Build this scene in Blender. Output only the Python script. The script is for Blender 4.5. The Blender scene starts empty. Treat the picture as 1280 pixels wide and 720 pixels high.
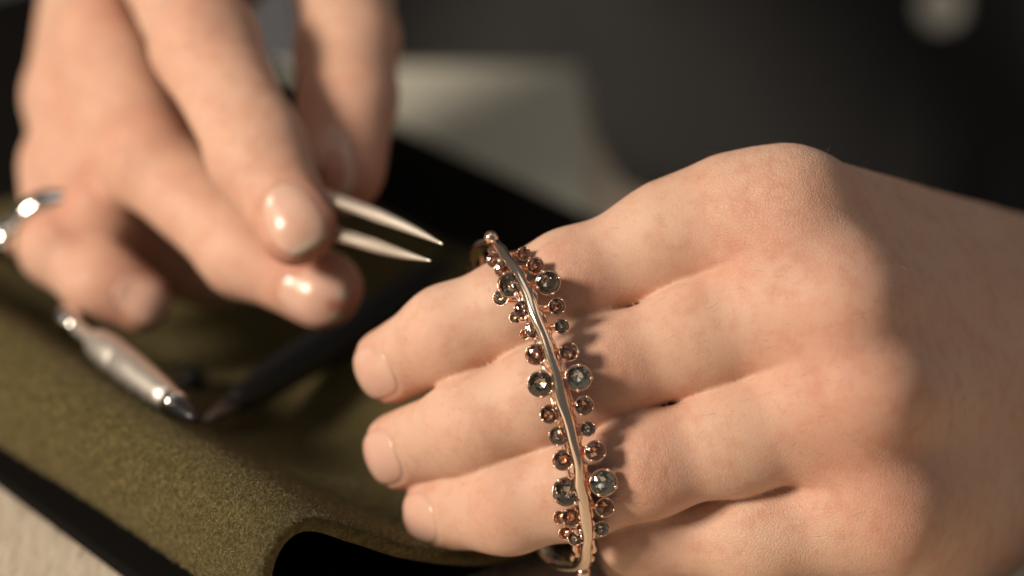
import bpy, bmesh, math, random
import numpy as np
from mathutils import Vector, Matrix, Quaternion

random.seed(7); rng = np.random.default_rng(11)
sc = bpy.context.scene
MM = 0.001
# ------------------------------------------------------------------ camera
PITCH = math.radians(25); CAM_H = 265.0; FOCAL = 100.0
cam_d = bpy.data.cameras.new('camera'); cam = bpy.data.objects.new('camera', cam_d)
sc.collection.objects.link(cam); sc.camera = cam
cam_d.lens = FOCAL; cam_d.sensor_width = 36; cam_d.clip_start = 0.02; cam_d.clip_end = 20
cam.location = (0, 0, CAM_H*MM); cam.rotation_euler = (math.pi/2-PITCH, 0, 0)
cam_d.dof.use_dof = True; cam_d.dof.focus_distance = 0.482; cam_d.dof.aperture_fstop = 5.6
cam_d.dof.aperture_blades = 0
# ------------------------------------------------------------------ pixel -> place helpers (mm)
FPX = FOCAL/36*1280
FW = np.array([0, math.cos(PITCH), -math.sin(PITCH)]); UP = np.array([0, math.sin(PITCH), math.cos(PITCH)])
RT = np.array([1., 0, 0]); CP = np.array([0, 0, CAM_H]); TOCAM = -FW
def P(px, py, t):
    return CP + t*(FW + RT*(px-640)/FPX + UP*(360-py)/FPX)
def Gz(px, py, z):
    d = FW + RT*(px-640)/FPX + UP*(360-py)/FPX
    return CP + d*(z-CAM_H)/d[2]
def nrm(v):
    v = np.asarray(v, float); return v/np.linalg.norm(v)
# ------------------------------------------------------------------ light
world = bpy.data.worlds.new('World'); sc.world = world; world.use_nodes = True
bg = world.node_tree.nodes['Background']; bg.inputs[0].default_value = (1, .93, .85, 1); bg.inputs[1].default_value = 0.095
def area(name, loc, target, size, power, color, shape='DISK'):
    l = bpy.data.lights.new(name, 'AREA'); l.shape = shape; l.size = size*MM; l.energy = power; l.color = color
    if shape in ('RECTANGLE', 'ELLIPSE'): l.size_y = size*MM*0.6
    o = bpy.data.objects.new(name, l); sc.collection.objects.link(o)
    o.location = Vector(loc)*MM
    o.rotation_euler = (Vector(target)-Vector(loc)).to_track_quat('-Z', 'Y').to_euler()
    return o
FOC = P(700, 430, 482)
KEYDIR = nrm(-.78*RT + .28*UP + .55*TOCAM)
area('bench_lamp_light', FOC+KEYDIR*1500, FOC, 380, 28.0, (1, .85, .68))
area('right_fill_light', FOC+nrm(.72*RT+.60*UP+.25*TOCAM)*900, FOC, 360, .28, (1, .92, .84))  # added fill, no actual window: lifts the arm's shade and lights right-facing facets
area('overhead_fill_light', FOC+nrm(-.15*RT+.80*UP+.52*TOCAM)*900, FOC, 640, .75, (1, .92, .82))  # added softbox overhead, not a room lamp: gives crystals and band something to reflect
sc.view_settings.view_transform = 'Standard'; sc.view_settings.look = 'None'
sc.view_settings.gamma = 1; sc.view_settings.exposure = 0; sc.view_settings.use_curve_mapping = False
sc.render.engine = 'CYCLES'; sc.cycles.use_denoising = True
sc.cycles.max_bounces = 7; sc.cycles.transparent_max_bounces = 8; sc.cycles.glossy_bounces = 5; sc.cycles.diffuse_bounces = 3; sc.cycles.use_adaptive_sampling = True; sc.cycles.adaptive_threshold = .015
sc.cycles.caustics_reflective = False; sc.cycles.caustics_refractive = False
sc.cycles.sample_clamp_indirect = 6
# ------------------------------------------------------------------ materials
def mat(name, color, rough=.5, metal=0., **kw):
    m = bpy.data.materials.new(name); m.use_nodes = True
    b = m.node_tree.nodes['Principled BSDF']
    b.inputs['Base Color'].default_value = (*color, 1); b.inputs['Roughness'].default_value = rough
    b.inputs['Metallic'].default_value = metal
    for k, v in kw.items():
        b.inputs[k.replace('_', ' ')].default_value = v
    return m
class NT:
    def __init__(s, m): s.nt = m.node_tree; s.b = s.nt.nodes['Principled BSDF']; s.tc = s.nt.nodes.new('ShaderNodeTexCoord')
    def n(s, t, **kw):
        x = s.nt.nodes.new(t)
        for k, v in kw.items():
            if hasattr(x, k) and k not in ('Scale',): setattr(x, k, v)
        return x
    def l(s, a, b): s.nt.links.new(a, b)
    def noise(s, scale, detail=3, rough=.55, vec=None):
        x = s.n('ShaderNodeTexNoise'); x.inputs['Scale'].default_value = scale; x.inputs['Detail'].default_value = detail
        x.inputs['Roughness'].default_value = rough; s.l(vec or s.tc.outputs['Object'], x.inputs['Vector']); return x.outputs['Fac']
    def ramp(s, fac, stops):
        x = s.n('ShaderNodeValToRGB'); e = x.color_ramp.elements
        while len(e) < len(stops): e.new(.5)
        for i, (p, c) in enumerate(stops): e[i].position = p; e[i].color = (*c, 1) if len(c) == 3 else c
        s.l(fac, x.inputs[0]); return x.outputs[0]
    def mix(s, fac, a, b, mode='MIX'):
        x = s.n('ShaderNodeMix'); x.data_type = 'RGBA'; x.blend_type = mode
        for sock, v in ((x.inputs[0], fac), (x.inputs[6], a), (x.inputs[7], b)):
            if hasattr(v, 'links') or hasattr(v, 'is_linked'): s.l(v, sock)
            elif isinstance(v, (int, float)): sock.default_value = v
            else: sock.default_value = (*v, 1)
        return x.outputs[2]
    def math(s, op, a, b):
        x = s.n('ShaderNodeMath'); x.operation = op
        for sock, v in ((x.inputs[0], a), (x.inputs[1], b)):
            if isinstance(v, (int, float)): sock.default_value = v
            else: s.l(v, sock)
        return x.outputs[0]
    def bump(s, h, dist, strength=1., prev=None):
        x = s.n('ShaderNodeBump'); x.inputs['Distance'].default_value = dist; x.inputs['Strength'].default_value = strength
        s.l(h, x.inputs['Height'])
        if prev is not None: s.l(prev, x.inputs['Normal'])
        return x.outputs[0]
    def attr(s, name):
        x = s.n('ShaderNodeAttribute'); x.attribute_name = name; return x.outputs['Fac']

def skin_material():
    m = mat('skin', (.6, .38, .27), .42, 0); t = NT(m)
    red = t.attr('redness')
    n1 = t.noise(45, 4); n2 = t.noise(260, 4, .6); n3 = t.noise(900, 2)
    c = t.mix(t.ramp(n1, [(.3, (0, 0, 0)), (.7, (1, 1, 1))]), (.72, .49, .375), (.67, .415, .305))
    f = t.math('MULTIPLY', red, t.math('ADD', .45, t.math('MULTIPLY', n2, .8)))
    c = t.mix(f, c, (.58, .25, .175))
    c = t.mix(t.math('MULTIPLY', t.ramp(n2, [(.47, (0, 0, 0)), (.72, (1, 1, 1))]), .42), c, (.55, .25, .17))
    c = t.mix(t.math('MULTIPLY', t.ramp(n3, [(.62, (0, 0, 0)), (.78, (1, 1, 1))]), .30), c, (.45, .22, .14))
    t.l(c, t.b.inputs['Base Color'])
    mp = t.n('ShaderNodeMapping'); t.l(t.tc.outputs['Object'], mp.inputs[0]); mp.inputs['Scale'].default_value = (1, .8, 1.25)
    wn = t.n('ShaderNodeTexNoise'); wn.inputs['Scale'].default_value = 500; t.l(mp.outputs[0], wn.inputs['Vector'])
    vv = t.n('ShaderNodeVectorMath'); vv.operation = 'MULTIPLY_ADD'; t.l(wn.outputs['Color'], vv.inputs[0])
    vv.inputs[1].default_value = (.0012,)*3; t.l(mp.outputs[0], vv.inputs[2])
    v1 = t.n('ShaderNodeTexVoronoi'); v1.feature = 'DISTANCE_TO_EDGE'; v1.inputs['Scale'].default_value = 1500; t.l(vv.outputs[0], v1.inputs['Vector'])
    v2 = t.n('ShaderNodeTexVoronoi'); v2.feature = 'DISTANCE_TO_EDGE'; v2.inputs['Scale'].default_value = 3200; t.l(vv.outputs[0], v2.inputs['Vector'])
    r1 = t.ramp(v1.outputs['Distance'], [(0, (0, 0, 0)), (.16, (1, 1, 1))]); r2 = t.ramp(v2.outputs['Distance'], [(0, (0, 0, 0)), (.3, (1, 1, 1))])
    rough_mask = t.attr('coarse')
    b1 = t.bump(r1, .00009, 1); t.l(t.math('ADD', .20, t.math('MULTIPLY', rough_mask, .50)), b1.node.inputs['Strength'])
    b2 = t.bump(r2, .00003, .5, b1)
    b3 = t.bump(n2, .00020, .35, b2)
    t.l(b3, t.b.inputs['Normal'])
    t.l(t.math('ADD', .42, t.math('MULTIPLY', n2, .25)), t.b.inputs['Roughness'])
    t.b.inputs['Subsurface Weight'].default_value = .55
    t.b.inputs['Subsurface Radius'].default_value = (1., .36, .18); t.b.inputs['Subsurface Scale'].default_value = .0016
    t.b.inputs['Specular IOR Level'].default_value = .34
    return m
SKIN = skin_material()
def nail_material():
    m = mat('nail', (.70, .44, .35), .22); t = NT(m)
    e = t.attr('free_edge'); n = t.noise(220, 2)
    c = t.mix(t.ramp(n, [(.35, (0, 0, 0)), (.7, (1, 1, 1))]), (.74, .47, .375), (.71, .425, .33))
    c = t.mix(t.math('MULTIPLY', e, .8), c, (.80, .66, .54)); t.l(c, t.b.inputs['Base Color'])
    t.b.inputs['Subsurface Weight'].default_value = .35; t.b.inputs['Subsurface Radius'].default_value = (1, .4, .25); t.b.inputs['Subsurface Scale'].default_value = .0012
    t.b.inputs['Roughness'].default_value = .24
    return m
NAIL = nail_material()
def metal_material(name, color, rough, nscale=300, dist=.00004):
    m = mat(name, color, rough, 1); t = NT(m)
    n = t.noise(nscale, 3); t.l(t.bump(n, dist, .6), t.b.inputs['Normal'])
    n2 = t.noise(nscale*3, 2); t.l(t.math('ADD', rough*.7, t.math('MULTIPLY', n2, rough*.7)), t.b.inputs['Roughness'])
    return m
ROSE = metal_material('rose_gold', (.95, .66, .52), .20, 450, .00005)
SPINE = metal_material('polished_gold', (.97, .78, .62), .14, 260, .00006)
STEEL = metal_material('tweezer_steel', (.96, .90, .80), .5, 900, .00002)
SILVER = metal_material('tool_silver', (.85, .80, .74), .48, 500)
BRIGHT = metal_material('bright_silver', (.9, .87, .82), .12, 300)
BRASS = metal_material('pale_brass', (.80, .68, .46), .25, 300)
def gem_material(name, col):
    """clear facetted crown: tinted see-through glass with a strong sharp reflection"""
    m = bpy.data.materials.new(name); m.use_nodes = True; nt = m.node_tree; nt.nodes.clear()
    out = nt.nodes.new('ShaderNodeOutputMaterial'); mx = nt.nodes.new('ShaderNodeMixShader'); tr = nt.nodes.new('ShaderNodeBsdfTransparent'); gl = nt.nodes.new('ShaderNodeBsdfGlossy'); fr = nt.nodes.new('ShaderNodeFresnel')
    fr.inputs[0].default_value = 1.9; gl.inputs['Roughness'].default_value = .03; tr.inputs[0].default_value = (*col, 1)
    nt.links.new(fr.outputs[0], mx.inputs[0]); nt.links.new(tr.outputs[0], mx.inputs[1]); nt.links.new(gl.outputs[0], mx.inputs[2]); nt.links.new(mx.outputs[0], out.inputs[0])
    return m
GEMS = [gem_material('smoky_crystal', (.90, .86, .80)), gem_material('peach_crystal', (.95, .78, .66)), gem_material('clear_crystal', (.95, .94, .91))]
FOIL = [mat('smoky_foil', (.86, .81, .74), .07, .9), mat('peach_foil', (.97, .74, .61), .08, .9), mat('silver_foil', (.97, .94, .90), .06, .9)]
def felt_material():
    m = mat('olive_felt', (.1, .09, .03), .95); t = NT(m)
    n1 = t.noise(900, 5, .7); n2 = t.noise(120, 4); n3 = t.noise(2600, 2)
    c = t.ramp(n1, [(.30, (.035, .027, .009)), (.48, (.095, .074, .026)), (.62, (.165, .13, .052)), (.78, (.27, .215, .105))])
    c = t.mix(t.math('MULTIPLY', t.ramp(n2, [(.35, (0, 0, 0)), (.7, (1, 1, 1))]), .45), c, (.075, .058, .022))
    t.l(c, t.b.inputs['Base Color'])
    t.l(t.bump(n3, .0004, .7, t.bump(n1, .0008, .9)), t.b.inputs['Normal'])
    t.b.inputs['Sheen Weight'].default_value = .25; t.b.inputs['Sheen Tint'].default_value = (.6, .55, .3, 1)
    t.b.inputs['Specular IOR Level'].default_value = .1
    return m
FELT = felt_material()
def fibre_material():
    m = mat('felt_fibre', (.2, .17, .07), .8); t = NT(m)
    x = t.n('ShaderNodeObjectInfo'); a = t.attr('tone')
    c = t.ramp(a, [(0, (.05, .039, .014)), (.5, (.125, .10, .04)), (.85, (.24, .195, .09)), (1, (.42, .35, .22))]); t.l(c, t.b.inputs['Base Color'])
    return m
FIBRE = fibre_material()
def table_material():
    m = mat('pale_table', (.6, .5, .4), .6); t = NT(m)
    mp = t.n('ShaderNodeMapping'); t.l(t.tc.outputs['Object'], mp.inputs[0]); mp.inputs['Rotation'].default_value = (0, 0, .62); mp.inputs['Scale'].default_value = (1, .22, 1)
    n1 = t.noise(420, 4, .6, mp.outputs[0]); n2 = t.noise(40, 3); n3 = t.noise(700, 2, .5, mp.outputs[0])
    c = t.ramp(n1, [(.25, (.46, .39, .30)), (.5, (.66, .57, .46)), (.75, (.76, .68, .57))])
    c = t.mix(t.ramp(n3, [(.66, (0, 0, 0)), (.74, (1, 1, 1))]), c, (.22, .15, .10))
    c = t.mix(t.math('MULTIPLY', n2, .35), c, (.48, .39, .30)); t.l(c, t.b.inputs['Base Color'])
    t.l(t.bump(n1, .0006, .8), t.b.inputs['Normal'])
    return m
TABLE = table_material()
def black_material(name, col, rough, scale=500, dist=.0003):
    m = mat(name, col, rough); t = NT(m); n = t.noise(scale, 4); t.l(t.bump(n, dist, .5), t.b.inputs['Normal'])
    c = t.mix(n, tuple(x*.7 for x in col), tuple(x*1.3 for x in col)); t.l(c, t.b.inputs['Base Color']); return m
PADM = black_material('black_leather', (.006, .0055, .005), .95); PADM.node_tree.nodes['Principled BSDF'].inputs['Specular IOR Level'].default_value = .08
GREYM = black_material('grey_green_mat', (.64, .63, .54), .8)
BLACKP = black_material('black_rubber', (.012, .012, .014), .38, 200, .0001)
def cloth_material():
    m = mat('dark_shirt_cloth', (.02, .02, .02), .9); t = NT(m)
    w = t.noise(1500, 2); n = t.noise(12, 3)
    c = t.mix(t.ramp(n, [(.35, (0, 0, 0)), (.7, (1, 1, 1))]), (.022, .0215, .0225), (.033, .032, .032)); t.l(c, t.b.inputs['Base Color'])
    t.l(t.bump(w, .0003, .5), t.b.inputs['Normal']); t.b.inputs['Sheen Weight'].default_value = .1; return m
CLOTH = cloth_material()
BUTTON = black_material('pearl_button', (.92, .88, .78), .25, 200, .00005)
# ------------------------------------------------------------------ object helpers
col = sc.collection
def tag(o, label, cat, group=None):
    o['label'] = label; o['category'] = cat
    if group: o['group'] = group
    return o
def empty(name, loc_mm):
    o = bpy.data.objects.new(name, None); col.objects.link(o); o.location = Vector(loc_mm)*MM; o.empty_display_size = .01
    return o
def root_origin(parent):
    v = np.zeros(3)
    while parent is not None:
        v = v + np.array(parent.location)/MM; parent = parent.parent
    return v
def mesh_obj(name, verts_mm, faces, material, parent=None, smooth=True, origin=None, attrs=None):
    V = np.asarray(verts_mm, float)
    base = root_origin(parent) if parent is not None else np.zeros(3)
    if origin is None: origin = base
    me = bpy.data.meshes.new(name); me.from_pydata(((V-origin)*MM).tolist(), [], [list(map(int, f)) for f in faces]); me.update()
    if smooth: me.polygons.foreach_set('use_smooth', [True]*len(me.polygons))
    for k, a in (attrs or {}).items():
        at = me.attributes.new(k, 'FLOAT', 'POINT'); at.data.foreach_set('value', np.asarray(a, np.float32))
    me.materials.append(material)
    o = bpy.data.objects.new(name, me); col.objects.link(o)
    o.parent = parent; o.location = Vector(origin-base)*MM
    return o
def tube(path, radii, seg=16, nvec=None, flat=1., closed=False, caps=True):
    """swept tube: path Nx3, radii N (or Nx2: across, along nvec); returns verts, faces"""
    path = np.asarray(path, float); N = len(path); radii = np.asarray(radii, float)
    if radii.ndim == 1: radii = np.stack([radii, radii*flat], 1)
    tan = np.gradient(path, axis=0) if not closed else np.roll(path, -1, 0)-np.roll(path, 1, 0)
    tan /= np.linalg.norm(tan, axis=1)[:, None]
    verts = []; ref = np.array(nvec if nvec is not None else [0, 0, 1.], float)
    for i in range(N):
        r = ref[i] if ref.ndim == 2 else ref
        s = np.cross(tan[i], r); s /= np.linalg.norm(s); n = np.cross(s, tan[i])
        for k in range(seg):
            a = 2*math.pi*k/seg
            verts.append(path[i]+s*math.cos(a)*radii[i, 0]+n*math.sin(a)*radii[i, 1])
    F = []
    M = N if closed else N-1
    for i in range(M):
        j = (i+1) % N
        for k in range(seg):
            l = (k+1) % seg; F.append((i*seg+k, i*seg+l, j*seg+l, j*seg+k))
    if caps and not closed:
        F.append(tuple(range(seg))[::-1]); F.append(tuple((N-1)*seg+k for k in range(seg)))
    return np.array(verts), F
def lathe(prof, origin, axis, seg=20):
    """prof: list (r, h) along axis"""
    axis = nrm(axis); a = np.array([1., 0, 0]) if abs(axis[0]) < .8 else np.array([0, 1., 0])
    s = nrm(np.cross(axis, a)); n = np.cross(axis, s); V = []; F = []
    for r, h in prof:
        for k in range(seg):
            t = 2*math.pi*k/seg; V.append(np.asarray(origin)+axis*h+(s*math.cos(t)+n*math.sin(t))*r)
    for i in range(len(prof)-1):
        for k in range(seg):
            l = (k+1) % seg; F.append((i*seg+k, i*seg+l, (i+1)*seg+l, (i+1)*seg+k))
    F.append(tuple(range(seg))[::-1]); F.append(tuple((len(prof)-1)*seg+k for k in range(seg)))
    return np.array(V), F
def spline(pts, n):
    """Catmull-Rom through rows of pts"""
    p = np.asarray(pts, float); p = np.vstack([2*p[0]-p[1], p, 2*p[-1]-p[-2]]); out = []
    m = len(p)-3
    for q in np.linspace(0, m-1e-6, n):
        i = int(q); t = q-i; a, b, c, d = p[i:i+4]
        out.append(.5*((2*b)+(-a+c)*t+(2*a-5*b+4*c-d)*t*t+(-a+3*b-3*c+d)*t**3))
    return np.array(out)
# ------------------------------------------------------------------ implicit surfaces
def smin(a, b, k):
    h = np.maximum(k-np.abs(a-b), 0)/k
    return np.minimum(a, b)-h*h*k*.25
def rcone(p, a, b, ra, rb, n=None, s=1.):
    q = p-a; ba = b-a
    if n is not None: q = q+(1/s-1)*(q@n)[:, None]*n; ba = ba+(1/s-1)*(ba@n)*n
    h = np.clip(q@ba/(ba@ba), 0, 1)
    return np.linalg.norm(q-h[:, None]*ba, axis=1)-(ra+(rb-ra)*h)
def ellip(p, c, ax, r):
    """ax 3x3 rows axes, r radii"""
    q = (p-c)@np.asarray(ax).T/np.asarray(r)
    k0 = np.linalg.norm(q, axis=1); k1 = np.linalg.norm(q/np.asarray(r), axis=1)+1e-9
    return k0*(k0-1)/k1
def wob(p, scale, seed, n=7):
    r = np.random.default_rng(seed); out = 0
    for i in range(n):
        d = r.normal(size=3); d /= np.linalg.norm(d); out = out+np.sin(p@d*(2*math.pi/scale)*r.uniform(.6, 1.6)+r.uniform(0, 6.28))
    return out/n
def surface(f, lo, hi, h, fine=None, cf=3):
    """surface nets over an implicit function, evaluated finely only near its surface"""
    lo = np.asarray(lo, float); n = (np.ceil((np.asarray(hi)-lo)/(h*cf)).astype(int))
    cg = [lo[i]+h*cf*(np.arange(n[i])+.5-.5/cf) for i in range(3)]
    pts = np.stack(np.meshgrid(*cg, indexing='ij'), -1).reshape(-1, 3)
    dc = np.concatenate([f(c) for c in np.array_split(pts, max(1, len(pts)//200000))]).reshape(n)
    near = np.abs(dc) < h*cf*.95+.9
    nf = n*cf
    V = np.repeat(np.repeat(np.repeat(dc, cf, 0), cf, 1), cf, 2).astype(np.float32)
    mask = np.repeat(np.repeat(np.repeat(near, cf, 0), cf, 1), cf, 2)
    idx = np.argwhere(mask); g = fine or f
    vals = np.concatenate([g(lo+h*c) for c in np.array_split(idx, max(1, len(idx)//200000))])
    V[mask] = vals
    S = V < 0
    cs = np.zeros(nf-1, np.int8)
    for dx in (0, 1):
        for dy in (0, 1):
            for dz in (0, 1):
                cs += S[dx:nf[0]-1+dx, dy:nf[1]-1+dy, dz:nf[2]-1+dz]
    act = (cs > 0) & (cs < 8); ci = np.argwhere(act)
    vid = np.full(nf-1, -1, np.int64); vid[act] = np.arange(len(ci))
    acc = np.zeros((len(ci), 3)); cnt = np.zeros(len(ci))
    corners = [(i >> 2 & 1, i >> 1 & 1, i & 1) for i in range(8)]
    val = {c: V[ci[:, 0]+c[0], ci[:, 1]+c[1], ci[:, 2]+c[2]] for c in corners}
    for c in corners:
        for ax in range(3):
            if c[ax] == 0:
                e = list(c); e[ax] = 1; e = tuple(e); a, b = val[c], val[e]; m = (a < 0) != (b < 0)
                tt = np.where(m, a/np.where(m, a-b, 1), 0)
                q = np.array(c, float)+tt[:, None]*(np.array(e)-np.array(c)); acc[m] += q[m]; cnt[m] += 1
    verts = lo+h*(ci+acc/cnt[:, None])
    quads = []
    for ax in range(3):
        o = [i for i in range(3) if i != ax]
        sl = [slice(None)]*3; sl2 = [slice(None)]*3; sl[ax] = slice(0, -1); sl2[ax] = slice(1, None)
        ch = S[tuple(sl)] != S[tuple(sl2)]; e = np.argwhere(ch)
        e = e[(e[:, o[0]] > 0) & (e[:, o[1]] > 0) & (e[:, o[0]] < nf[o[0]]-1) & (e[:, o[1]] < nf[o[1]]-1)]
        ins = S[e[:, 0], e[:, 1], e[:, 2]]
        def cell(d0, d1):
            c = e.copy(); c[:, o[0]] -= d0; c[:, o[1]] -= d1; return vid[c[:, 0], c[:, 1], c[:, 2]]
        q = np.stack([cell(1, 1), cell(0, 1), cell(0, 0), cell(1, 0)], 1)
        flip = ins if ax != 1 else ~ins
        q[~flip] = q[~flip][:, ::-1]
        quads.append(q[(q >= 0).all(1)])
    return verts, np.concatenate(quads)
def fast_mesh(name, verts, quads, material, parent, attrs=None):
    base = root_origin(parent)
    me = bpy.data.meshes.new(name); nv, nq = len(verts), len(quads)
    me.vertices.add(nv); me.vertices.foreach_set('co', ((verts-base)*MM).astype(np.float32).ravel())
    me.loops.add(nq*4); me.loops.foreach_set('vertex_index', quads.astype(np.int32).ravel())
    me.polygons.add(nq); me.polygons.foreach_set('loop_start', np.arange(0, nq*4, 4, dtype=np.int32))
    me.polygons.foreach_set('use_smooth', np.ones(nq, bool)); me.update(calc_edges=True); me.validate()
    for k, a in (attrs or {}).items():
        at = me.attributes.new(k, 'FLOAT', 'POINT'); at.data.foreach_set('value', np.asarray(a, np.float32))
    me.materials.append(material); o = bpy.data.objects.new(name, me); col.objects.link(o); o.parent = parent
    return o
# ------------------------------------------------------------------ the setting: table
def table():
    # bench top with the cut-out where the jeweller sits
    poly = [(-420, 120), (480, 120), (480, 600), (250, 575), (90, 590), (46, 606), (27, 632), (20, 665), (19, 700), (10, 708), (-420, 716)]
    bm = bmesh.new(); vs = [bm.verts.new((x*MM, y*MM, 0)) for x, y in poly]; f = bm.faces.new(vs)
    r = bmesh.ops.extrude_face_region(bm, geom=[f]); 
    for v in r['geom']:
        if isinstance(v, bmesh.types.BMVert): v.co.z = -.028
    bmesh.ops.recalc_face_normals(bm, faces=bm.faces)
    bmesh.ops.bevel(bm, geom=[e for e in bm.edges if abs(e.verts[0].co.z-e.verts[1].co.z) < 1e-6], offset=.002, segments=2, affect='EDGES')
    me = bpy.data.meshes.new('table'); bm.to_mesh(me); bm.free(); me.materials.append(TABLE)
    o = bpy.data.objects.new('table', me); col.objects.link(o); o['kind'] = 'structure'
    o['label'] = 'pale rough-grained bench top under the black pad'
table()
# felt frame: u runs along the folded edge (away from the camera, to the left), v across it
FO = np.array([-41.1, 410.0]); EU = nrm([-54.4, 65.7]); EV = np.array([EU[1], -EU[0]])
def UV(u, v, z): xy = FO+EU*u+EV*v; return np.array([xy[0], xy[1], z])
def pad():
    bm = bmesh.new(); bmesh.ops.create_cube(bm, size=1)
    for v in bm.verts:
        q = UV(5+(v.co.x+.5)*330, -1.2+(v.co.y+.5)*169, .1+(v.co.z+.5)*3.0); v.co = Vector(q)*MM
    bmesh.ops.recalc_face_normals(bm, faces=bm.faces)
    bmesh.ops.bevel(bm, geom=bm.edges[:], offset=.0010, segments=3, profile=.6, affect='EDGES')
    for f in bm.faces: f.smooth = True
    me = bpy.data.meshes.new('bench_pad'); bm.to_mesh(me); bm.free(); me.materials.append(PADM)
    o = bpy.data.objects.new('bench_pad', me); col.objects.link(o)
    tag(o, 'black leather bench pad lying on the pale table under the olive felt', 'pad')
pad()
def grey_mat():
    bm = bmesh.new(); f = bm.faces.new([bm.verts.new((x*MM, y*MM, .0002)) for x, y in ((17.5, 605), (17.5, 703), (-66, 705))])
    r = bmesh.ops.extrude_face_region(bm, geom=[f])
    for v in r['geom']:
        if isinstance(v, bmesh.types.BMVert): v.co.z = .0016
    bmesh.ops.recalc_face_normals(bm, faces=bm.faces)
    bmesh.ops.bevel(bm, geom=bm.edges[:], offset=.0004, segments=2, affect='EDGES')
    me = bpy.data.meshes.new('grey_mat'); bm.to_mesh(me); bm.free(); me.materials.append(GREYM)
    o = bpy.data.objects.new('grey_mat', me); col.objects.link(o); tag(o, 'grey green mat corner on the bench behind the black pad', 'mat')
grey_mat()
# felt cross-section: (v, z) from the hanging hem over the rounded fold to the flat
PROF = spline([(3.2, 7), (.9, 9.2), (-.9, 13.5), (-1.2, 18.5), (-.1, 23.2), (2.8, 26.9), (7, 28.4), (12, 27), (20, 21.6), (30, 14.6), (42, 9.2), (56, 6.6), (85, 5.8), (110, 5.8), (128, 5.8)], 120)
def felt_h(u, v): return np.interp(v, PROF[45:, 0], PROF[45:, 1])
def felt():
    NU = 190; us = np.linspace(0, 195, NU); V = []; th = 2.4
    tan = np.gradient(PROF, axis=0); nn = np.stack([tan[:, 1]*-1, tan[:, 0]], 1); nn /= np.linalg.norm(nn, axis=1)[:, None]
    K = len(PROF)
    def pt(u, j, off):
        v, z = PROF[j]+nn[j]*off
        lift = 0
        w = .7*math.sin(u/17+v/21)+.5*math.sin(u/9.5-v/13+1)
        fall = max(0, 1-u/40)
        v2 = v+.8*math.sin(u/23.)*(1 if v < 5 else .2); z2 = z+w*.45+ (1.6*fall*math.sin(v/16.+.3) *min(1, max(0, (v-16)/24)) if v > 16 else 0)
        uu = u+(1-u/300)*(.8*math.sin(v/9.)+.25*math.sin(v/4.7+1))*.5
        return UV(uu, v2, z2)
    for u in us:
        for j in range(K): V.append(pt(u, j, 0))
        for j in range(K): V.append(pt(u, j, -th))
    F = []; R = 2*K
    for i in range(NU-1):
        for j in range(K-1):
            a = i*R+j; F.append((a, a+1, a+R+1, a+R)); b = a+K; F.append((b, b+R, b+R+1, b+1))
        for a, b in ((0, K), (2*K-1, K-1)):
            F.append((i*R+a, i*R+R+a, i*R+R+b, i*R+b))
    for i in (0, NU-1):
        for j in range(K-1):
            a = i*R+j; F.append((a, a+K, a+K+1, a+1) if i == 0 else (a, a+1, a+K+1, a+K))
    o = mesh_obj('felt_cloth', V, F, FELT, None, True, origin=UV(60, 30, 15))
    tag(o, 'thick olive green felt cloth folded over the edge of the black pad', 'cloth')
    # loose fibres standing off the wool
    n = 85000; VB = np.array(V).reshape(NU, 2*K, 3)
    ii = np.minimum((NU*.9*rng.random(n)**2.2).astype(int), NU-2); jj = rng.integers(0, 92, n); fu = rng.random(n)[:, None]; fv = rng.random(n)[:, None]
    b = VB[ii, jj]*(1-fu)+VB[ii+1, jj]*fu; b = b+(VB[ii, jj+1]-VB[ii, jj])*fv
    nr = nn[jj, :1]*np.append(EV, 0)+nn[jj, 1:]*np.array([0, 0, 1.])
    unit = lambda q: q/np.linalg.norm(q, axis=1)[:, None]
    d = rng.normal(size=(n, 3)); d = unit(d-(d*nr).sum(1)[:, None]*nr*.7+nr*.35); L = rng.uniform(.3, 1.05, (n, 1)); w = rng.uniform(.014, .036, (n, 1))
    sd = unit(np.cross(d, rng.normal(size=(n, 3))))*w; mid = b+d*L*.5+nr*rng.uniform(0, .22, (n, 1)); e = b+d*L
    VV = np.stack([b-sd, b+sd, mid+sd, mid-sd, e], 1).reshape(-1, 3); q = np.arange(n)*5
    FF = np.stack([q, q+1, q+2, q+3], 1).tolist()+np.stack([q+3, q+2, q+4], 1).tolist(); tone = np.repeat(rng.random(n), 5)
    fb = mesh_obj('felt_fibre', VV, FF, FIBRE, o, True, attrs={'tone': tone}); fb['kind'] = 'stuff'
    return o
felt()
# ------------------------------------------------------------------ person: hands
person = empty('person', (150, 860, 0))
tag(person, 'person in a dark buttoned shirt, bare hands holding tweezers and the gem bangle', 'person')

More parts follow.
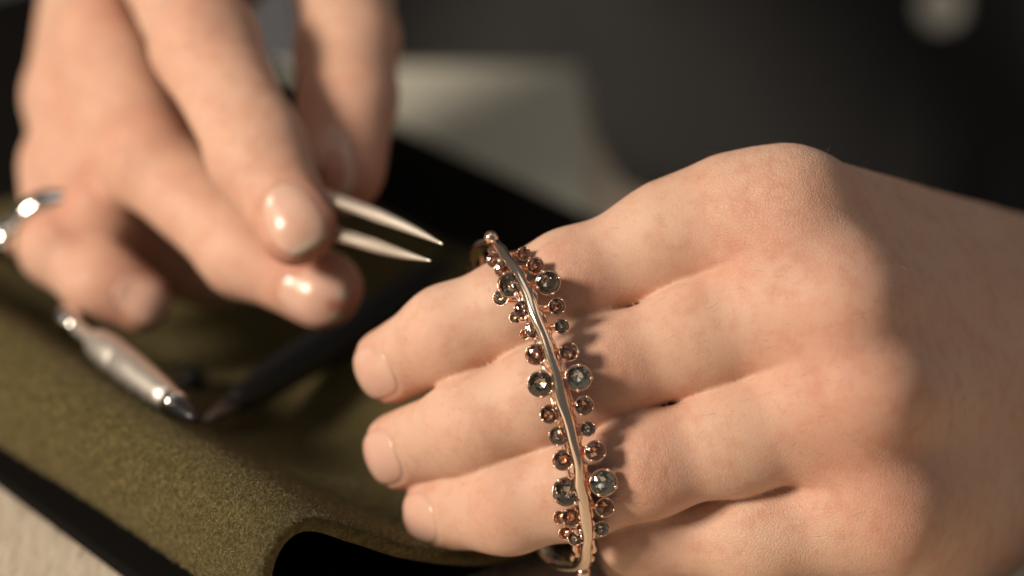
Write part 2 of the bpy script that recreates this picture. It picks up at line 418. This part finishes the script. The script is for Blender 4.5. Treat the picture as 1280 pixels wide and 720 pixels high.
class Finger:
    def __init__(s, pts, flat=.86, k=4.5, bias=(0, 0)):
        s.p = [P(*q[:3]) for q in pts]; s.r = [q[3]*1.035 for q in pts]; s.flat = flat; s.k = k
        s.ax = []; s.n = []; s.s = []
        for i in range(len(pts)-1):
            d = nrm(s.p[i+1]-s.p[i]); c = TOCAM+bias[0]*RT+bias[1]*UP; n = nrm(c-(c@d)*d)
            s.ax.append(d); s.n.append(n); s.s.append(np.cross(d, n))
    def f(s, p):
        d = None
        for i in range(len(s.p)-1):
            e = rcone(p, s.p[i], s.p[i+1], s.r[i], s.r[i+1], s.n[i], s.flat)
            d = e if d is None else smin(d, e, s.k)
        return d
def wrinkle(p, J, d, n, s, offs, amp, w, ext, curve=0.):
    q = p-J; x, y, z = q@d, q@s, q@n; out = 0
    m = np.exp(-(y/ext)**2)/(1+np.exp(-(z-1)/.8)); m = np.where((np.abs(x) < 12) & (m > .02), m, 0)
    for i, o in enumerate(offs):
        wv = .35*np.sin(y*.9+i*2.1)+.22*np.sin(y*2.3+i*4.)
        out = out+np.exp(-((x-o-curve*y*y-wv)/w)**2)*(.6+.4*np.sin(i*1.7+1)**2)
    return amp*out*m
class Nail:
    """plate on the distal phalanx: local frame a along the finger, b round it"""
    def __init__(s, T, d, n, la, lb, shift=0., roll=0.):
        d = nrm(d); n = nrm(n-(n@d)*d); c, r = math.cos(roll), math.sin(roll); sd = np.cross(d, n)
        s.n = n*c+sd*r; s.s = np.cross(d, s.n); s.d = d; s.c = T+d*shift; s.la = la; s.lb = lb
    def local(s, p):
        q = p-s.c; a, b, z = q@s.d, q@s.s, q@s.n; return a/s.la, b/s.lb, z
    def groove(s, p):
        a, b, z = s.local(p); f = (np.abs(a)**2.8+np.abs(b)**2.8)**(1/2.8)
        g = np.exp(-((f-1.02)/.075)**2)*.13*(1-.75/(1+np.exp(-(a-.5)/.1)))-np.exp(-((f-1.17)/.10)**2)*.16*(a < .5)
        inside = 1/(1+np.exp((f-1.0)/.03))
        return np.where((z > 0) & (z < 11), g+.10*inside, 0)
    def build(s, sdf, parent):
        NR, NA = 14, 48; A = []; 
        rr = np.linspace(0, 1, NR)
        for r in rr:
            for k in range(NA):
                t = 2*math.pi*k/NA; c, q = math.cos(t), math.sin(t)
                m = (abs(c)**2.8+abs(q)**2.8)**(-1/2.8); A.append((r*m*c*s.la, r*m*q*s.lb))
        A = np.array(A); O = s.c+A[:, :1]*s.d+A[:, 1:]*s.s+s.n*14
        tt = np.zeros(len(A))
        for it in range(60):
            dd = sdf(O-tt[:, None]*s.n); tt += np.clip(dd, -1, 1)*.8
        hit = 14-tt
        # smooth plate: fit quadratic height over (a, b)
        a, b = A[:, 0]/s.la, A[:, 1]/s.lb
        B = np.stack([np.ones_like(a), a, b, a*a, a*b, b*b, b**4, a**3], 1); co = np.linalg.lstsq(B, hit, rcond=None)[0]
        z = B@co+.06; rad = np.repeat(rr, NA); z = z-np.where(rad > .97, .30, np.where(rad > .9, .05, 0))
        top = s.c+A[:, :1]*s.d+A[:, 1:]*s.s+z[:, None]*s.n; F = []
        for i in range(NR-1):
            for k in range(NA):
                l = (k+1) % NA
                if i == 0: F.append((0, NA+k, NA+l)) if False else F.append((i*NA+k, (i+1)*NA+k, (i+1)*NA+l, i*NA+l))
                else: F.append((i*NA+k, (i+1)*NA+k, (i+1)*NA+l, i*NA+l))
        # closed underside
        bot = top-s.n*.55; nb = len(top); V = np.vstack([top, bot]); F2 = [tuple(x+nb for x in f[::-1]) for f in F]
        rim = [((NR-1)*NA+k, (NR-1)*NA+(k+1) % NA) for k in range(NA)]; F3 = [(i, i+nb, j+nb, j) for i, j in rim]
        fe = np.clip((a-.80)/.08, 0, 1); fe = np.concatenate([fe, fe])
        nrmz = np.cross(top[NA*5+1]-top[NA*5], top[NA*6]-top[NA*5])
        if nrmz@s.n > 0: F, F2, F3 = [f[::-1] for f in F], [f[::-1] for f in F2], [f[::-1] for f in F3]
        F = [f[::-1] for f in F]; F2 = [f[::-1] for f in F2]; F3 = [f[::-1] for f in F3]
        o = mesh_obj('nail', V, F+F2+F3, NAIL, parent, True, attrs={'free_edge': fe})
        return o
def chain(p, segs, k):
    d = None
    for a, b, ra, rb in segs:
        e = rcone(p, P(*a), P(*b), ra, rb); d = e if d is None else smin(d, e, k)
    return d

# ---- the hand wearing the bangle over three fingers
LI = Finger([(985, 270, 492, 10.6), (915, 275, 493, 10.2), (840, 298, 494, 9.0), (712, 351, 495, 7.7), (640, 384, 496, 7.5), (562, 417, 499, 7.6), (488, 456, 508, 6.7)])
LM = Finger([(1050, 375, 486, 10.4), (965, 395, 488, 9.6), (880, 421, 489, 9.0), (757, 462, 490, 8.1), (680, 495, 492, 8.0), (592, 532, 496, 7.8), (501, 563, 507, 6.8)])
LR = Finger([(1085, 492, 484, 10.0), (1005, 520, 486, 9.2), (925, 548, 487, 8.7), (806, 582, 488, 8.0), (720, 612, 491, 7.7), (634, 632, 495, 7.5), (548, 641, 505, 6.5)])
LP = Finger([(1108, 645, 489, 9.6), (950, 668, 492, 8.2), (806, 668, 497, 7.2), (800, 690, 514, 6.6), (850, 690, 524, 6.0)])
LPALM = [((978, 335, 491), (1312, 412, 566), 9.6, 14.5), ((1030, 440, 488), (1330, 482, 566), 9.4, 14.5), ((1070, 568, 489), (1338, 560, 568), 9.2, 14),
         ((985, 272, 491), (1300, 376, 566), 11.6, 14.5), ((1052, 380, 484), (1325, 445, 564), 10.6, 15.5),
         ((1088, 495, 483), (1335, 520, 565), 10.2, 15), ((1112, 640, 488), (1340, 590, 570), 9.8, 14),
         ((1000, 330, 506), (1290, 420, 583), 11, 17), ((1060, 460, 502), (1310, 500, 588), 12, 18), ((1090, 620, 506), (1320, 580, 590), 12, 18),
         ((1112, 690, 506), (1340, 680, 590), 12, 20), ((1320, 470, 576), (1720, 430, 665), 24, 29), ((1325, 520, 580), (1720, 470, 675), 23, 28)]
LTH = [((1240, 400, 590), (1040, 400, 572), 15, 13), ((1040, 400, 572), (880, 420, 548), 12, 10.5), ((880, 420, 548), (760, 450, 530), 10, 8)]
lmcp = [LI.p[0], LM.p[0], LR.p[0], LP.p[0]]
DORS = nrm(.70*RT+.1*UP+.70*TOCAM)
def left_sdf(p):
    d = LI.f(p)
    for q in (LM, LR, LP): d = smin(d, q.f(p), .6)
    # flesh of the finger sides pressed together behind the creases
    for u, v in (((890, 362, 498), (600, 452, 503)), ((930, 486, 494), (610, 585, 501)), ((1000, 600, 494), (840, 632, 498))):
        d = smin(d, rcone(p, P(*u), P(*v), 5.2, 4.6), .8)
    pal = chain(p, LPALM, 11)
    pal = smin(pal, chain(p, LTH, 6), 6)
    d = smin(d, pal, 5.5)
    # soft hollows between the knuckles and low swellings over them
    def bump(c, ax, r, h):
        q = (p-c)@ax.T/np.asarray(r); return h*np.exp(-(q*q).sum(1))
    A = np.stack([nrm(RT-.3*TOCAM), UP, nrm(TOCAM+.3*RT)])
    for i in range(3): d = d+bump((lmcp[i]+lmcp[i+1])/2+TOCAM*9+RT*5, A, (13, 5.5, 12), .7)
    for J, h in ((lmcp[0]+TOCAM*7+UP*4, .9), (lmcp[1]+TOCAM*8+RT*2, 1.1), (lmcp[2]+TOCAM*8+RT*2, 1.0), (lmcp[3]+TOCAM*8+RT*2, .7)): d = d-bump(J, A, (8, 6.5, 12), h)
    # joint swellings on the backs of the fingers
    for f in (LI, LM, LR):
        d = smin(d, np.linalg.norm(p-(f.p[3]+f.n[2]*1.0), axis=1)-6.2, 5)
    return d
LN = [Nail(LI.p[-1], LI.ax[-1]*.9-.2*RT, LI.n[-1], 5.0, 4.9, .9, .0), Nail(LM.p[-1], LM.ax[-1], LM.n[-1], 5.0, 5.0, .9, .0), Nail(LR.p[-1], LR.ax[-1], LR.n[-1], 5.0, 4.7, .9, -.1)]
def left_fine(p):
    d = left_sdf(p)
    d = d+.16*wob(p, 16, 3)+.07*wob(p, 6, 4)
    for f in (LI, LM, LR):
        d = d+wrinkle(p, f.p[3], f.ax[2], f.n[2], f.s[2], (-3.6, -2.2, -.9, .5, 1.9, 3.2), .15, .36, 5.0, .018)
        d = d+wrinkle(p, f.p[5], f.ax[4], f.n[4], f.s[4], (-1.5, .2, 1.7), .13, .36, 5.2, -.012)
    d = d+wrinkle(p, LI.p[0], LI.ax[0], nrm(TOCAM+UP), nrm(np.cross(LI.ax[0], TOCAM+UP)), (-5, -3.4, -1.6, 0, 1.8, 3.9, 6), .09, .36, 9, .01)
    for nl in LN: d = d+nl.groove(p)
    return d
def redness(V, spots):
    r = np.zeros(len(V))
    for c, rad, amp in spots: r += amp*np.exp(-(np.linalg.norm(V-c, axis=1)/rad)**2)
    return np.clip(r, 0, 1)
def hand(name, sdf, fine, lo, hi, h, nails, spots, coarse_spots, flush=0.):
    V, Q = surface(sdf, lo, hi, h, fine)
    o = fast_mesh(name, V, Q, SKIN, person, {'redness': np.clip(redness(V, spots)+flush+.12*wob(V, 30, 5), 0, 1), 'coarse': redness(V, coarse_spots)})
    for nl, fg in nails: nl.build(fg.f, o)
    return o
allp = np.array([q for f in (LI, LM, LR, LP) for q in f.p]+[P(*s[1]) for s in LPALM])
lo, hi = allp.min(0)-33, allp.max(0)+33
lspots = [(f.p[-1]+f.ax[-1]*3, 8, .55) for f in (LI, LM, LR)]+[(f.p[3]+f.n[2]*6, 8, .5) for f in (LI, LM, LR)]+[(f.p[5]+f.n[4]*6, 6, .3) for f in (LI, LM, LR)]
lspots += [(q+TOCAM*9, 11, .40) for q in lmcp]+[((lmcp[i]+lmcp[i+1])/2-RT*10+TOCAM*4, 9, .5) for i in range(3)]
lco = [(LI.p[0]+TOCAM*9+UP*4, 13, .9), (LI.p[1]+TOCAM*9, 10, .4), (lmcp[3]+TOCAM*9, 13, .7), (LP.p[1]+TOCAM*8, 14, .8)]+[(f.p[3]+f.n[2]*8, 8, .7) for f in (LI, LM, LR)]
LEFT = hand('left_hand', left_sdf, left_fine, lo, hi, .52, list(zip(LN, (LI, LM, LR))), lspots, lco)

# ---- the hand with the tweezers
RI = Finger([(205, -60, 584, 10.6), (256, 55, 549, 9.5), (322, 190, 531, 8.6), (372, 284, 522, 7.1)], bias=(-.15, .2))
RM = Finger([(125, 45, 592, 10.4), (185, 196, 560, 9.2), (310, 313, 544, 8.4), (405, 362, 534, 7.3)], bias=(0, .3))
RR = Finger([(88, 115, 598, 9.6), (132, 268, 568, 8.4), (200, 318, 578, 7.8), (265, 345, 592, 7)], bias=(-.2, .3))
RP = Finger([(78, 205, 592, 8.8), (76, 308, 568, 7.4), (128, 352, 561, 6.9), (176, 377, 560, 6.0)], bias=(-.1, .4))
RT_ = Finger([(425, -90, 606, 11.5), (434, 60, 566, 10), (434, 130, 556, 9.2), (430, 215, 545, 8.2)], bias=(-.5, 0))
RPALM = [((205, -75, 598), (280, -330, 640), 10.5, 16), ((132, 25, 600), (240, -330, 640), 10, 16), ((98, 100, 601), (200, -300, 645), 9.4, 15), ((84, 190, 600), (180, -270, 650), 8.6, 14),
         ((240, 0, 625), (290, -300, 665), 13, 18), ((150, 130, 622), (240, -280, 668), 12, 18), ((100, 190, 618), (200, -260, 665), 9, 16),
         ((425, -90, 606), (300, -320, 655), 13, 18), ((330, -90, 622), (300, -300, 660), 13, 17), ((240, -320, 650), (60, -760, 760), 25, 30)]
rmcp = [RI.p[0], RM.p[0], RR.p[0], RP.p[0]]
def right_sdf(p):
    d = RI.f(p)
    for q in (RM, RR, RP): d = smin(d, q.f(p), .8)
    d = smin(d, RT_.f(p), 2)
    d = smin(d, chain(p, RPALM, 9), 3.5)
    for f in (RI, RM, RR, RP):
        d = smin(d, np.linalg.norm(p-(f.p[1]+f.n[0]*2.6), axis=1)-7.2*f.r[1]/9.4, 4)
    for J in rmcp: d = smin(d, np.linalg.norm(p-(J+TOCAM*4+UP*2), axis=1)-7.0, 4)
    return d
RN = [Nail(RI.p[-1], RI.ax[-1], RI.n[-1], 6.2, 5.2, .6, -.12), Nail(RM.p[-1], RM.ax[-1], RM.n[-1], 6.0, 5.2, 1.0, .75), Nail(RP.p[-1], RP.ax[-1], RP.n[-1], 5.0, 4.4, .8, .1), Nail(RT_.p[-1], RT_.ax[-1], RT_.n[-1], 7, 6.2, 1, .1)]
def right_fine(p):
    d = right_sdf(p)+.25*wob(p, 16, 8)+.12*wob(p, 7, 9)
    for f in (RI, RM, RR, RP):
        d = d+wrinkle(p, f.p[1], f.ax[0], f.n[0], f.s[0], (-3.2, -1.1, 1, 3), .40, .7, 6, .015)
    for f in (RI, RM): d = d+wrinkle(p, f.p[2], f.ax[1], f.n[1], f.s[1], (-1.2, 1), .18, .7, 5, .01)
    for nl in RN: d = d+nl.groove(p)
    return d
def fine_hair(hand_o):
    me = hand_o.data; n = len(me.vertices); co = np.empty(n*3, np.float32); me.vertices.foreach_get('co', co); no = np.empty(n*3, np.float32); me.vertices.foreach_get('normal', no)
    co = co.reshape(-1, 3)/MM+root_origin(person); no = no.reshape(-1, 3); rel = co-CP; t = rel@FW; px = 640+FPX*rel[:, 0]/t; py = 360-FPX*(rel@UP)/t
    w = ((no@TOCAM > -.15) & (px > 760) & (px < 1300) & (py > 150)).nonzero()[0]; r = np.random.default_rng(5); w = r.choice(w, 520)
    V = []; F = []
    for k in w:
        b, nn_ = co[k], no[k]; d = nrm(-.6*RT-.35*UP+r.normal(size=3)*.25+(0.5*RT if px[k] > 1100 else 0)); d = nrm(d-(d@nn_)*nn_+nn_*r.uniform(.25, .6)); L = r.uniform(1.2, 3.4); sd = nrm(np.cross(d, TOCAM))
        q = len(V)
        for j in range(4):
            u = j/3; c = b-nn_*.05+d*L*u-nn_*L*.22*u*u; V += [c-sd*.017*(1-u*.7), c+sd*.017*(1-u*.7)]
        F += [(q+2*j, q+2*j+1, q+2*j+3, q+2*j+2) for j in range(3)]
    h = mesh_obj('fine_hair', V, F, mat('fine_hair', (.32, .19, .10), .45), hand_o); h['kind'] = 'stuff'
fine_hair(LEFT)
allp = np.array([q for f in (RI, RM, RR, RP, RT_) for q in f.p]+[P(*s[1]) for s in RPALM])
lo, hi = allp.min(0)-33, allp.max(0)+33
rspots = [(f.p[-1]+f.ax[-1]*3, 12, .85) for f in (RI, RM, RP, RT_)]+[(f.p[1]+f.n[0]*6, 8, .45) for f in (RI, RM, RR, RP)]+[(q+TOCAM*9, 9, .35) for q in rmcp]
hand('right_hand', right_sdf, right_fine, lo, hi, .8, list(zip(RN, (RI, RM, RP, RT_))), rspots, [(q, 16, .4) for q in rmcp], .16)
# ---- shirt
def shirt():
    bx = 129.
    R_el = np.array([-250., 800, -10]); R_sh = np.array([-75., 905, 260]); R_wr = P(110, -640, 730)
    L_el = np.array([345., 790, 20]); L_sh = np.array([300., 915, 260]); L_wr = P(1690, 440, 660)
    eye = np.eye(3)
    def f(p):
        d = ellip(p, np.array([bx, 905, 60.]), eye, (205, 112, 420))
        for a, b, ra, rb in ((R_sh, R_el, 75, 62), (R_el, R_wr, 60, 36), (L_sh, L_el, 75, 62), (L_el, L_wr, 60, 37), (np.array([bx-70, 880, -190.]), np.array([-60., 690, -190]), 85, 75), (np.array([bx+80, 880, -190.]), np.array([260., 690, -190]), 85, 75)):
            d = smin(d, rcone(p, a, b, ra, rb), 25)
        q = p*np.array([1, 1, .45]); d = d+5.0*wob(q, 95, 21)+2.2*wob(q, 38, 22)
        return d
    V, Q = surface(f, (-360, 560, -330), (460, 1060, 400), 5., None, 2)
    o = fast_mesh('shirt', V, Q, CLOTH, person)
    # placket and buttons follow the front of the shirt
    def front(x, z):
        y = np.full(len(x), 640.)
        for _ in range(70): y = y+np.clip(f(np.stack([x, y, z], 1)), -8, 8)*.8
        return y
    zs = np.linspace(-150, 250, 60); PV = []
    for dx, off in ((-15, -.6), (-14, 2.0), (0, 2.4), (14, 2.0), (15, -.6)):
        x = np.full(60, bx+dx); PV.append(np.stack([x, front(x, zs)-off, zs], 1))
    PV = np.array(PV).transpose(1, 0, 2).reshape(-1, 3)
    F = [(i*5+j, i*5+j+1, i*5+j+6, i*5+j+5) for i in range(59) for j in range(4)]
    pl = mesh_obj('placket', PV, F, CLOTH, person)
    for z in (-94, -13, 68, 149):
        y = front(np.array([bx-3.]), np.array([float(z)]))[0]
        V, Fb = lathe([(.1, 0), (5.3, 0), (6.5, .6), (6.8, 1.6), (6.2, 2.4), (5.0, 2.2), (4.4, 1.7), (.1, 1.6)], (bx-3, y-2.2, z), (0, -1, .12), 28)
        mesh_obj('button', V, Fb, BUTTON, pl)
    return front
front = shirt()
# ------------------------------------------------------------------ bangle
MID = (668, 506, 497.); 
def bangle_pt(phi):
    c, s = math.cos(phi), math.sin(phi)      # phi 0 = top end, 90 deg = front, 180 = bottom end
    t = MID[2]-20.5*math.copysign(abs(s)**.72, s)
    xo = 37*s if s > 0 else -(37+43*((1-c)/2)**2)*abs(s)**.7
    return P(MID[0]-56.5*c+xo+5*s*c, MID[1]-201.5*c, t)
BC = P(*MID)
def bangle():
    bot = bangle_pt(math.pi); root = empty('bangle', bot)
    tag(root, 'rose gold bangle studded with small crystals, worn over three fingers', 'bangle')
    N = 220; ph = [2*math.pi*i/N for i in range(N)]; path = np.array([bangle_pt(p) for p in ph])
    nv = np.array([nrm(q-BC) for q in path]); rr = []
    for i, p in enumerate(ph):
        fr = max(0, math.sin(p)); w = 1.05+.12*math.sin(p*9)+.07*math.sin(p*21+1); h = 1.15+.1*math.sin(p*7+2)
        if fr <= 0: w, h = 1.55, .8
        e = math.exp(-((p-math.pi)/.16)**2); w += .5*e
        rr.append((w, h))
    rr = np.array(rr); 
    for _ in range(6): rr = (np.roll(rr, 1, 0)+rr+np.roll(rr, -1, 0))/3
    wig = np.array([.12*math.sin(p*11)+.07*math.sin(p*23+.7) for p in ph]); path = path+wig[:, None]*RT
    V, F = tube(path, rr, 16, nv, closed=True); mesh_obj('band', V, F, SPINE, root)
    # ball finials at both ends of the jewelled front
    for p in (.10, math.pi-.07):
        c = bangle_pt(p)+nrm(bangle_pt(p)-BC)*1.2
        bm = bmesh.new(); bmesh.ops.create_icosphere(bm, subdivisions=3, radius=1.25)
        V = [np.array(v.co)+c for v in bm.verts]; F = [[v.index for v in f.verts] for f in bm.faces]; bm.free()
        mesh_obj('finial', V, F, ROSE, root)
    # slim gallery wire behind the band that carries the settings
    for side in (-1, 1):
        gp = [bangle_pt(p)+side*RT*(1.35+.25*math.sin(p*26))-nrm(bangle_pt(p)-BC)*(1.0+.2*math.sin(p*31+side)) for p in np.linspace(.16, math.pi-.14, 140)]
        V, F = tube(gp, [.50+.14*math.sin(i*1.3)+.08*math.sin(i*.55) for i in range(140)], 8, TOCAM); mesh_obj('gallery_wire', V, F, ROSE, root)
    # gem mesh, unit girdle radius, table along +z
    def gem_mesh():
        V = []; F = []
        for k in range(8): a = math.pi*(k+.5)/4; V.append((.56*math.cos(a), .56*math.sin(a), .36))
        for k in range(8): a = math.pi*k/4; V.append((.80*math.cos(a), .80*math.sin(a), .22))
        for k in range(16): a = math.pi*k/8; V.append((math.cos(a), math.sin(a), .04))
        for k in range(16): a = math.pi*k/8; V.append((math.cos(a), math.sin(a), -.04))
        for k in range(8): a = math.pi*(k+.5)/4; V.append((.45*math.cos(a), .45*math.sin(a), -.33))
        V.append((0, 0, -.56)); F.append(tuple(range(8)))
        for k in range(8):
            t0, t1 = (k-1) % 8, k; m = 8+k; m1 = 8+(k+1) % 8; g = 16+2*k; gp = 16+(2*k-1) % 16; gn = 16+(2*k+1) % 16
            F += [(t0, m, t1), (m, gp, g), (m, g, gn), (t1, m, gn), (t1, gn, m1)]
            F += [(g, 16+16+2*k, 32+(2*k+1) % 16, gn), (gn, 32+(2*k+1) % 16, 32+(2*k+2) % 16, 16+(2*k+2) % 16)]
            b = 48+k; b0 = 48+(k-1) % 8; h = 32+2*k; hn = 32+(2*k+1) % 16; h2 = 32+(2*k+2) % 16
            F += [(h, b0, b), (h, b, hn), (hn, b, h2), (b0, 56, b)]
        me = bpy.data.meshes.new('gemstone'); me.from_pydata(V, [], F); me.update()
        bm = bmesh.new(); bm.from_mesh(me); bmesh.ops.recalc_face_normals(bm, faces=bm.faces); bm.to_mesh(me); bm.free(); return me
    gmesh = []
    for m in GEMS:
        g = gem_mesh(); g.materials.append(m); g.materials.append(FOIL[len(gmesh)]); gmesh.append(g)
        for pg in g.polygons:
            if pg.center.z < -.05: pg.material_index = 1
    bm = bmesh.new(); bmesh.ops.create_uvsphere(bm, u_segments=10, v_segments=8, radius=1)
    for v in bm.verts:
        if v.co.z < 0: v.co.z *= 3.2; v.co.x *= .8; v.co.y *= .8
    for f in bm.faces: f.smooth = True
    prong = bpy.data.meshes.new('prong'); bm.to_mesh(prong); bm.free(); prong.materials.append(ROSE)
    # (px, py, girdle radius in px, lean to the side, tone, depth behind the band in mm)
    gems = [(655, 317, 7.5, .5, 1, 1.5), (669, 332, 9.5, .5, 1, 1.2), (685, 353, 13.5, .35, 0, .6), (696, 383, 9.5, .4, 1, .8), (702, 408, 8.5, .3, 0, .8), (711, 440, 10.5, .3, 1, .6),
            (723, 472, 14.5, .2, 2, .2), (730, 507, 10.5, .3, 1, .5), (735, 536, 8.3, .3, 0, .8), (744, 564, 11.5, .3, 1, .4), (754, 603, 15, .3, 2, .2), (756, 634, 10.5, .35, 1, .6), (752, 661, 8.3, .4, 2, .8),
            (618, 325, 8.5, -.1, 1, 2), (629, 337, 9.5, 0, 1, 1.4), (638, 356, 14, .05, 0, .6), (626, 372, 9, -.9, 0, 3.5), (654, 387, 10, .0, 1, .6), (644, 397, 6.5, -.7, 0, 3.0), (667, 412, 9, -.05, 2, .6), (656, 418, 5.5, -.6, 1, 2.6),
            (670, 443, 11.5, -.15, 1, .5), (676, 480, 14.5, -.1, 0, .2), (687, 518, 10.5, -.1, 1, .5), (698, 545, 10.5, -.1, 2, .5), (704, 575, 11.5, -.05, 1, .4), (709, 615, 16, 0, 0, .0), (714, 647, 10.5, 0, 1, .4), (700, 647, 7.5, -.6, 1, 2.8), (719, 673, 8.5, 0, 2, .6), (707, 667, 7.5, -.4, 1, 2.4)]
    for gx, gy, gr, lean, tone, back in gems:
        # nearest station of the band at this height
        k = min(range(N//2), key=lambda i: abs(506-201.5*math.cos(ph[i])-gy)); bp = path[k]; tb = (bp-CP)@FW
        t = tb-.2+back; c = P(gx, gy, t); r = gr/FPX*t*1.08
        radial = nrm(bp-BC); ax = nrm(TOCAM*.9+RT*(.08+lean*.45)+UP*random.uniform(-.12, .22)+RT*random.uniform(-.12, .12))
        cup = [(.2*r, -1.75*r), (.55*r, -1.55*r), (.78*r, -1.15*r), (.92*r, -.6*r), (1.0*r, -.15*r), (1.1*r, .0*r), (1.12*r, .08*r), (1.05*r, .10*r), (.97*r, .02*r), (.80*r, -.35*r), (.42*r, -.8*r), (.05*r, -1.0*r)]
        V, F = lathe(cup, c, ax, 20)
        # stalk from the cup to the band
        s0 = c-ax*r*1.2; s1 = bp-radial*.35; s1 = s1+(c-bp)*.1
        md = (s0+s1)/2-TOCAM*.35; V2, F2 = tube(spline([s0, md, s1], 8), [1.0, .88, .80, .76, .76, .78, .80, .82], 8, TOCAM+.3*UP)
        F = F+[tuple(i+len(V) for i in f) for f in F2]; V = np.vstack([V, V2])
        st = mesh_obj('setting', V, F, ROSE, root, True, origin=c)
        q = Vector((0, 0, 1)).rotation_difference(Vector(ax)) @ Quaternion((0, 0, 1), random.uniform(0, 6.28))
        g = bpy.data.objects.new('gemstone', gmesh[tone]); col.objects.link(g); g.parent = st
        g.rotation_mode = 'QUATERNION'; g.rotation_quaternion = q; g.scale = (r*MM,)*3
        a0 = random.uniform(0, 1.5)
        for j in range(4):
            a = a0+j*math.pi/2; lp = q @ Vector((math.cos(a)*1.02*r, math.sin(a)*1.02*r, .16*r))
            pr = bpy.data.objects.new('prong', prong); col.objects.link(pr); pr.parent = st
            pr.location = lp*MM; pr.rotation_mode = 'QUATERNION'; pr.rotation_quaternion = q; pr.scale = (.17*r*MM,)*3
bangle()
# ------------------------------------------------------------------ tweezers
def tweezers():
    rear = P(170, 150, 590); root = empty('tweezers', rear)
    tag(root, 'fine pointed steel tweezers pinched between thumb and index finger', 'tweezers')
    arms = [[(553, 305, 496), (520, 289, 503), (480, 272, 511), (440, 257, 520), (408, 246, 528), (330, 218, 547), (250, 185, 569), (170, 150, 590)],
            [(538, 326, 496), (505, 318, 503), (475, 309, 511), (440, 298, 519), (415, 290, 526), (330, 250, 548), (250, 200, 570), (170, 154, 590)]]
    for pts in arms:
        p = spline([P(*q) for q in pts], 60); s = np.linspace(0, 1, 60)
        w = np.interp(s, [0, .02, .14, .3, .45, .8, 1], [.16, .26, .75, 1.25, 1.75, 3.0, 2.8]); h = np.interp(s, [0, .02, .14, .3, .45, .8, 1], [.2, .3, .85, 1.3, 1.2, .9, .8])
        V, F = tube(p, np.stack([w, h], 1), 14, UP+.2*TOCAM); mesh_obj('arm', V, F, STEEL, root)
tweezers()
# ------------------------------------------------------------------ silver ring on the little finger
def ring():
    c = P(20, 285, 574); ax = nrm(RP.p[1]-RP.p[0]); root = empty('finger_ring', c)
    tag(root, 'polished silver ring with a domed head on the little finger', 'ring')
    s = nrm(np.cross(ax, TOCAM)); n = np.cross(s, ax); c0 = RP.p[0]*.1+RP.p[1]*.9
    path = [c0+(s*math.cos(a)+n*math.sin(a))*9.6 for a in np.linspace(0, 2*math.pi, 64, endpoint=False)]
    V, F = tube(path, [1.8]*64, 12, ax, closed=True, flat=1.5); mesh_obj('band', V, F, BRIGHT, root)
    out = nrm(-.85*RT-.25*UP+.4*TOCAM); out = nrm(out-(out@ax)*ax)
    V, F = lathe([(.1, -1), (3.6, -1), (4.4, .6), (4.2, 1.8), (3.4, 2.9), (2.1, 3.7), (.1, 4.0)], c0+out*10.2, out, 24); mesh_obj('head', V, F, BRIGHT, root)
ring()
# ------------------------------------------------------------------ tools on the felt
def on_felt(px, py, lift):
    z = 20.
    for _ in range(12):
        g = Gz(px, py, z); rel = g[:2]-FO; z = float(felt_h(rel@EU, rel@EV))+lift
    return Gz(px, py, z)
def silver_tool():
    a = on_felt(84, 400, 5.0); b = on_felt(230, 513, 3.0); d = nrm(b-a); L = np.linalg.norm(b-a); root = empty('pin_vise', a)
    tag(root, 'silver pin vise with a ball end and black nose lying on the felt', 'tool')
    def part(name, prof, m): V, F = lathe([(r, h*L) for r, h in prof], a, d, 24); mesh_obj(name, V, F, m, root)
    part('knob', [(.1, -.055), (1.6, -.05), (2.5, -.025), (2.8, .01), (2.4, .045), (1.5, .07), (1.3, .09)], BRIGHT)
    part('neck', [(1.2, .07), (1.4, .12), (1.3, .2), (1.9, .235), (2.1, .25)], SILVER)
    part('handle', [(1.9, .24), (2.7, .27), (3.2, .33), (3.4, .40), (3.4, .48), (3.2, .49), (3.2, .50), (3.4, .51), (3.3, .62), (3.0, .74), (2.6, .84), (2.3, .90)], SILVER)
    part('collar', [(2.3, .89), (2.5, .905), (2.5, .94), (2.1, .955)], BRIGHT)
    part('nose', [(2.0, .95), (1.9, 1.0), (1.3, 1.06), (.6, 1.10)], BLACKP)
silver_tool()
def black_tool():
    a = on_felt(262, 522, 2.2); b = on_felt(420, 425, 4.6); d = nrm(b-a); root = empty('awl', a)
    tag(root, 'slim black handled awl with a grey tapered tip lying behind the fingertips', 'tool')
    def part(name, prof, m): V, F = lathe(prof, a, d, 24); mesh_obj(name, V, F, m, root)
    part('tip', [(.3, -2), (.9, 0), (1.6, 4), (2.1, 9)], metal_material('dull_steel', (.25, .24, .22), .45))
    part('handle', [(2.0, 8), (2.6, 12), (3.4, 22), (4.0, 38), (4.3, 60), (4.3, 90), (4.0, 118), (3.4, 124), (1.5, 126.5)], BLACKP)
black_tool()
def cap():
    a = on_felt(240, 484, 0); root = lathe([(.1, 0), (2.4, 0), (2.8, .8), (2.8, 2.4), (2.2, 3.6), (1.2, 4.2), (.1, 4.4)], a, (0, 0, 1), 24)
    o = mesh_obj('end_cap', root[0], root[1], BLACKP, None, True, origin=a); tag(o, 'tiny glossy black dome cap between the pin vise and the awl', 'cap')
cap()
